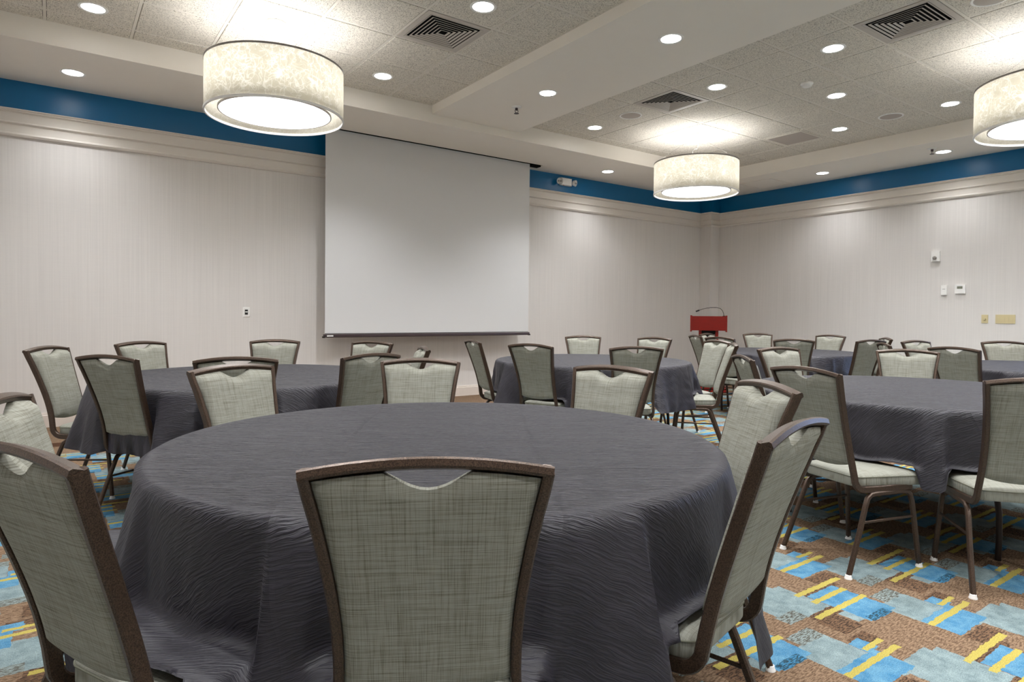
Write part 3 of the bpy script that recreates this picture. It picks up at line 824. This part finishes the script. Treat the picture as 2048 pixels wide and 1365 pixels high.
def chair_meshes():
    P = {}
    for s in (-1, 1):
        pts = []
        for z in [0.938, 0.90, 0.86, 0.82, 0.78, 0.74, 0.70, 0.66, 0.62, 0.58, 0.54, 0.50, 0.46]:
            pts.append((s * (interp(HW, z) - TW), interp(BY, z), z))
        x0 = interp(HW, 0.45) - TW
        cz, cy, R = 0.448, -0.066, 0.056
        for k in range(0, 7):
            a = PI / 2 * k / 6
            pts.append((s * x0, cy - R * math.cos(a) - 0.003 * (1 - k / 6), cz - R * math.sin(a)))
        pts += [(s * (x0 + 0.006), 0.0, 0.391), (s * (x0 + 0.014), 0.12, 0.391), (s * (x0 + 0.018), 0.215, 0.391)]
        P['side%d' % s] = MB().sweep(pts, TW, TD, xaxis=(1, 0, 0), bev=0.004).mesh('side_frame', 'frame', True)
    n = 16
    pts = []
    for i in range(n + 1):
        x = -0.2088 + 0.4176 * i / n
        pts.append((x, -0.2685, rail_z(x)))
    P['rail'] = MB().sweep(pts, TD + 0.0005, TW, xaxis=(0, 1, -0.33), bev=0.004).mesh('top_rail', 'frame', True)
    # padded back
    NX, NZ = 26, 26
    mb = MB()
    grid = {}
    for side in (1, -1):
        for i in range(NX + 1):
            u = -1 + 2 * i / NX
            for j in range(NZ + 1):
                v = j / NZ
                zb = 0.492 + 0.022 * abs(u) ** 2.2
                xt = u * 0.186
                ztop = rail_z(xt) - 0.013
                q = u / 0.38
                if abs(q) < 1:
                    ztop -= 0.034 * (math.cos(q * PI / 2) ** 1.1)
                z = zb + (ztop - zb) * v
                hw = interp(HW, z) - 2 * TW - 0.0005
                x = u * hw
                e = min((1 - abs(u)) * hw, (1 - v) * 0.42, v * 0.42)
                edge = (i in (0, NX) or j in (0, NZ))
                k = min(e / 0.045, 1.0)
                bul = math.sqrt(max(0.0, 1 - (1 - k) ** 2))
                th = (0.014 + 0.022 * bul) if side == 1 else (0.006 + 0.012 * bul)
                if edge:
                    th = 0.012 if side == 1 else 0.005
                y = interp(BY, z) + side * th
                grid[(side, i, j)] = len(mb.v)
                mb.v.append((x, y, z))
    for side in (1, -1):
        for i in range(NX):
            for j in range(NZ):
                mb.f.append((grid[side, i, j], grid[side, i + 1, j], grid[side, i + 1, j + 1], grid[side, i, j + 1]))
    ring = [(i, 0) for i in range(NX)] + [(NX, j) for j in range(NZ)] + [(i, NZ) for i in range(NX, 0, -1)] + [(0, j) for j in range(NZ, 0, -1)]
    for a, b in zip(ring, ring[1:] + ring[:1]):
        mb.f.append((grid[(1,) + a], grid[(1,) + b], grid[(-1,) + b], grid[(-1,) + a]))
    P['back'] = mb.mesh('backrest', 'fabric', True)
    # seat pad
    def outline(ins, z):
        y0, y1, hb, hf, r = -0.105 + ins, 0.300 - ins, 0.168 - ins, 0.208 - ins, max(0.05 - ins * 0.4, 0.02)
        pts = []
        for cx, cy, a0 in ((hf - r, y1 - r, 0), (-(hf - r), y1 - r, 90), (-(hb - r), y0 + r, 180), (hb - r, y0 + r, 270)):
            for k in range(9):
                a = math.radians(a0 + 90 * k / 8)
                x, y = cx + r * math.cos(a), cy + r * math.sin(a)
                # waterfall front: pulls down a touch
                zz = z - 0.010 * max(0.0, (y - 0.18) / 0.1) ** 2
                pts.append((x, y, zz))
        return pts
    prof = [(0.02, 0.402), (0.004, 0.404), (0.0, 0.412), (0.0, 0.446), (0.002, 0.452), (0.010, 0.459), (0.03, 0.466), (0.07, 0.471), (0.12, 0.474), (0.155, 0.475)]
    P['seat'] = MB().rings([outline(*p) for p in prof]).mesh('seat', 'seatfabric', True)
    loop = outline(-0.001, 0.449)
    P['piping'] = MB().sweep(loop + loop[:2], 0.0022, 0.0022, n=6, cap=False).mesh('piping', 'piping', True)
    for s in (-1, 1):
        fr = [(s * 0.203, 0.262, 0.012), (s * 0.197, 0.250, 0.12), (s * 0.191, 0.237, 0.24), (s * 0.187, 0.226, 0.32), (s * 0.186, 0.215, 0.350), (s * 0.185, 0.192, 0.367), (s * 0.184, 0.15, 0.371), (s * 0.182, 0.06, 0.371)]
        rr = [(s * 0.182, 0.0601, 0.371), (s * 0.180, 0.0, 0.371), (s * 0.179, -0.03, 0.368), (s * 0.179, -0.052, 0.352), (s * 0.181, -0.066, 0.320), (s * 0.190, -0.112, 0.20), (s * 0.201, -0.186, 0.012)]
        P['legf%d' % s] = MB().sweep(fr, 0.0105, 0.0115, xaxis=(1, 0, 0), bev=0.005).mesh('leg', 'frame', True)
        P['legr%d' % s] = MB().sweep(rr, 0.0105, 0.0115, xaxis=(1, 0, 0), bev=0.005).mesh('leg', 'frame', True)
        P['st%d' % s] = MB().sweep([(s * 0.190, 0.237, 0.245), (s * 0.189, -0.095, 0.245)], 0.004, 0.006, xaxis=(1, 0, 0), bev=0.002).mesh('stretcher', 'frame')
    P['bar'] = MB().sweep([(-0.178, 0.03, 0.386), (0.178, 0.03, 0.386)], 0.009, 0.012, xaxis=(0, 0, 1), bev=0.002).mesh('seat_brace', 'frame')
    P['glide'] = MB().lathe([(0.006, 0.020), (0.013, 0.018), (0.0145, 0.008), (0.017, 0.004), (0.017, 0.0)], 14, cap0=True, cap1=True).mesh('glide', 'white', True)
    return P
CP = chair_meshes()
def build_chair():
    t = bpy.data.objects.new('banquet_chair', None); COL.objects.link(t)
    link('top_rail', CP['rail'], t)
    for s in (-1, 1):
        link('side_frame', CP['side%d' % s], t)
    link('backrest', CP['back'], t)
    st = link('seat', CP['seat'], t)
    link('piping', CP['piping'], st)
    for s in (-1, 1):
        a = link('leg', CP['legf%d' % s], t); link('glide', CP['glide'], a, (s * 0.2035, 0.263, 0))
        b = link('leg', CP['legr%d' % s], t); link('glide', CP['glide'], b, (s * 0.2015, -0.188, 0))
        link('stretcher', CP['st%d' % s], t)
    link('seat_brace', CP['bar'], t)
    return t
TABLES = {'T1': (1.115, 1.964), 'T2': (1.118, 4.715), 'T3': (4.289, 4.664), 'T4': (7.539, 4.674), 'T5': (4.283, 1.769), 'T6': (7.42, 1.93)}
CH = 'sage grey banquet chair '
CHAIRS = [
    ('T1', 0.507, 0.947, 1.0509, CH + 'seen from behind, the largest, against the nearest table'),
    ('T1', 0.665, 3.107, 5.0959, CH + 'facing us at the far left of the nearest table'),
    ('T1', 1.600, 3.080, 4.1343, CH + 'squarely facing us below the screen at the nearest table'),
    ('T1', 2.163, 2.210, 3.4303, CH + 'on the far right of the nearest table, before the middle table'),
    ('T1', 2.149, 1.389, 2.6515, CH + 'facing left at the right side of the nearest table'),
    ('T1', 1.391, 0.820, 1.8168, CH + 'seen obliquely from behind at the right front of the nearest table'),
    ('T1', -0.057, 1.443, 0.4425, CH + 'seen from behind, cut off in the lower left corner'),
    ('T1', -0.125, 2.274, 5.9892, CH + 'facing right at the left edge, behind the corner chair'),
    ('T2', -0.030, 5.275, 5.7138, CH + 'facing right, leftmost at the table by the left wall'),
    ('T2', 0.238, 4.098, 0.6463, CH + 'seen from behind at the left table, its legs showing'),
    ('T2', 0.796, 3.635, 1.2705, CH + 'at the left table, mostly hidden by a nearer chair'),
    ('T2', 1.543, 3.594, 1.8292, CH + 'seen from behind at the right front of the left table'),
    ('T2', 0.568, 5.821, 5.2301, CH + 'against the wall at the far left of the left table'),
    ('T2', 1.589, 5.801, 4.2548, CH + 'against the wall under the wall switch, at the left table'),
    ('T2', 2.233, 5.192, 3.6516, CH + 'under the left part of the screen bar, facing us'),
    ('T2', 2.213, 4.207, 2.8062, CH + 'seen edge-on, only its top showing beside the left table'),
    ('T3', 3.190, 4.213, 0.3913, CH + 'seen from behind at the left front of the middle table'),
    ('T3', 3.690, 3.511, 0.9564, CH + 'seen from behind at the front of the middle table'),
    ('T3', 5.037, 5.637, 4.1094, CH + 'facing us beyond the middle table, just right of the screen'),
    ('T3', 5.492, 4.951, 3.3636, CH + 'facing us at the far right of the middle table'),
    ('T3', 3.177, 5.087, 6.0453, CH + 'tilted and seen edge-on left of the middle table'),
    ('T3', 5.441, 4.072, 2.8287, CH + 'facing left at the right of the middle table, farther one'),
    ('T3', 5.043, 3.597, 2.3087, CH + 'in side view right of the middle table, legs showing'),
    ('T4', 6.655, 5.322, 5.7343, CH + 'seen from behind just left of the lectern column'),
    ('T4', 7.496, 5.796, 4.9047, CH + 'directly in front of the lectern, only its top showing'),
    ('T4', 6.332, 4.713, 6.2273, CH + 'with dark top rail crossing just below the lectern'),
    ('T4', 8.319, 5.540, 4.0572, CH + 'facing us right of the lectern at the far right table'),
    ('T4', 8.685, 4.660, 3.1079, CH + 'facing us at the right end of the table near the lectern'),
    ('T4', 6.599, 3.949, 0.6375, CH + 'seen from behind in front of the table near the lectern'),
    ('T4', 7.288, 3.458, 1.3052, CH + 'seen from behind, right front of the table near the lectern'),
    ('T4', 8.280, 3.756, 2.2848, CH + 'barely showing, its rail peeking over a dark-framed chair'),
    ('T5', 2.947, 1.708, 6.0214, CH + 'seen from behind left of the near right table, seat showing'),
    ('T5', 3.486, 2.425, 5.5848, CH + 'seen obliquely from behind between middle and near right tables'),
    ('T5', 4.685, 2.931, 4.4875, CH + 'facing us at the far left of the near right table'),
    ('T5', 5.339, 2.264, 3.5752, CH + 'squarely facing us beyond the near right table'),
    ('T5', 3.277, 0.873, 0.6862, CH + 'seen from behind and cut by the right edge'),
    ('T6', 6.176, 2.259, 6.1087, CH + 'seen from behind at the rightmost table'),
    ('T6', 7.627, 3.153, 4.4556, CH + 'facing us at the far left of the rightmost table'),
    ('T6', 6.505, 2.971, 5.3759, CH + 'almost hidden, its curved top peeking left of the rightmost table'),
    ('T6', 8.382, 2.588, 3.7454, CH + 'facing us by the right wall, cut by the right edge'),
]
proto = None
seat_ang = {k: [] for k in TABLES}
for tb, x, y, h, lab in CHAIRS:
    o = build_chair() if proto is None else copy_tree(proto)
    if proto is None: proto = o
    fx, fy = math.cos(h), math.sin(h)
    o.location = (x + 0.27 * fx, y + 0.27 * fy, 0)
    o.rotation_euler = (0, 0, h - PI / 2)
    tag(o, lab, 'chair', 'banquet chairs around the round tables')
    tx, ty = TABLES[tb]
    seat_ang[tb].append((x, y, h))

# ------------------------------------------------------------------ tables and cloths
R0 = 0.915
def table(key, label):
    x, y = TABLES[key]
    t = thing('round_table', label, 'table', (x, y, 0), math.radians(232 - 45), 'round folding tables')
    MB().lathe([(0.003, 0.735), (R0 - 0.01, 0.735), (R0 - 0.004, 0.738), (R0 - 0.004, 0.756), (R0 - 0.008, 0.760), (0.003, 0.760)], 64).obj('tabletop', 'tablewood', t, True)
    for k in range(4):
        a = math.radians(45 + 90 * k)
        pts = []
        for r, z in ((0.74, 0.0), (0.745, 0.12), (0.74, 0.24), (0.71, 0.36), (0.65, 0.47), (0.56, 0.56), (0.44, 0.63), (0.30, 0.675), (0.16, 0.70), (0.06, 0.71)):
            pts.append((r * math.cos(a), r * math.sin(a), z))
        MB().sweep(pts, 0.014, 0.014, n=10).obj('leg', 'tableleg', t, True)
    MB().box(-0.62, 0.62, -0.05, 0.05, 0.705, 0.734).obj('rail', 'tableleg', t)
    return t
def sstep(a, b, x):
    u = min(max((x - a) / (b - a), 0), 1)
    return u * u * (3 - 2 * u)
def cloth(key, label, seed):
    cx, cy = TABLES[key]
    NA = 400
    L = 0.60 if key == 'T1' else 0.41
    rin = [0.0, 0.06, 0.14, 0.22, 0.30, 0.38, 0.46, 0.54, 0.62, 0.70, 0.77, 0.83, 0.875, 0.905]
    NS = 26
    rnd = random.Random(seed)
    ph = [rnd.uniform(0, 2 * PI) for _ in range(8)]
    r0 = 0.918
    verts, uvs = [], []
    chairs = []
    for x, y, h in seat_ang[key]:
        # centre line of the seat: angle seen from the table centre, halfway along the visible seat
        px, py = x + 0.30 * math.cos(h) - cx, y + 0.30 * math.sin(h) - cy
        bx, by = x + 0.165 * math.cos(h) - cx, y + 0.165 * math.sin(h) - cy
        chairs.append((x - cx, y - cy, math.cos(h), math.sin(h), math.hypot(bx, by)))
    for i, rr in enumerate(rin):
        for k in range(NA):
            a = 2 * PI * k / NA
            u, v = rr * math.cos(a), rr * math.sin(a)
            z = 0.766 + 0.004 * noise.noise(Vector((u * 3 + seed, v * 7, 0))) * 0.5 + 0.0022 * noise.noise(Vector((u * 9 + seed, v * 22, 1.0)))
            verts.append((u, v, z)); uvs.append((u, v))
    for i in range(NS + 1):
        s = L * i / NS
        for k in range(NA):
            a = 2 * PI * k / NA
            c = 0.0; lim = 1.2; lat = 1.0
            for qx, qy, hx, hy, cd in chairs:
                ex, ey = 0.99 * math.cos(a) - qx, 0.99 * math.sin(a) - qy
                if math.cos(a) * hx + math.sin(a) * hy > -0.5: continue
                lt = abs(ex * hy - ey * hx)
                w_ = 1 - (sstep(0.222, 0.262, lt) if key == 'T1' else sstep(0.196, 0.228, lt))
                if w_ > c:
                    c, lim, lat = w_, cd, lt
            # free-hanging profile with folds
            rc = 0.022
            if s < rc * PI / 2:
                th = s / rc
                hr, hz = r0 + rc * math.sin(th), 0.766 - rc * (1 - math.cos(th))
            else:
                e = s - rc * PI / 2
                hr, hz = r0 + rc, 0.766 - rc - e
            dep = max(0.0, (s - 0.02) / L)
            fold = (0.040 * math.sin(8 * a + ph[0] + 0.9 * math.sin(3 * a + ph[4])) + 0.026 * math.sin(13 * a + ph[1]) + 0.016 * math.sin(23 * a + ph[2] + 1.2 * math.sin(5 * a)) + 0.008 * math.sin(41 * a + ph[3]))
            flare = (0.105 if key == 'T1' else 0.085) * dep ** 0.8 + fold * dep ** 1.15
            fr, fz = hr + max(flare, -0.020), hz + 0.18 * abs(flare) * dep
            # seat profile: falls to the seat, then lies outwards on it
            zs_ = 0.487
            drop = 0.766 - zs_
            if s < drop:
                sr, sz = hr + 0.02 * dep + 0.006 * math.sin(30 * a + ph[5]) * dep, max(hz, zs_)
            else:
                e = s - drop
                reach = lim - 0.03
                if key != 'T1':
                    reach = min(reach, r0 + rc + 0.045)
                elif lat > 0.178:
                    reach = lim - 0.01
                sr = min(r0 + rc + 0.012 + e, max(reach, r0 + 0.03))
                sz = zs_ + 0.004 * math.sin(26 * a + ph[6]) + 0.003
                if sr > lim - 0.03:
                    sz -= (sr - lim + 0.03) * 1.4
            r = fr + (sr - fr) * c; z = fz + (sz - fz) * c
            rho = r0 + s
            u, v = rho * math.cos(a), rho * math.sin(a)
            nz = 0.009 * noise.noise(Vector((u * 6 + seed, v * 6, 3.0))) + 0.005 * noise.noise(Vector((u * 9 + seed, v * 24, 5.0)))
            r += nz * min(1.0, dep * 3)
            verts.append((r * math.cos(a), r * math.sin(a), z)); uvs.append((u, v))
    nr = len(rin) + NS + 1
    faces = []
    for i in range(nr - 1):
        for k in range(NA):
            q = (k + 1) % NA
            if i == 0:
                faces.append((k, NA + k, NA + q))
            else:
                faces.append((i * NA + k, (i + 1) * NA + k, (i + 1) * NA + q, i * NA + q))
    m = bpy.data.meshes.new('tablecloth')
    m.from_pydata(verts, [], faces)
    ul = m.uv_layers.new(name='UVMap')
    for lp in m.loops:
        ul.data[lp.index].uv = uvs[lp.vertex_index]
    m.polygons.foreach_set('use_smooth', [True] * len(m.polygons))
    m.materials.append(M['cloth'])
    m.update()
    o = link('tablecloth', m, None, (cx, cy, 0))
    tag(o, label, 'tablecloth', 'dark crinkled round tablecloths')
NM = {'T1': 'nearest table in the foreground', 'T2': 'left table by the wall switch', 'T3': 'middle table right of the screen', 'T4': 'far table in front of the lectern', 'T5': 'near right table with chair legs showing', 'T6': 'rightmost far table with a bluish sheen'}
for i, k in enumerate(TABLES):
    table(k, 'round folding table hidden under the cloth of the ' + NM[k])
    cloth(k, 'dark plum grey crinkled cloth on the ' + NM[k], 3 + 11 * i)
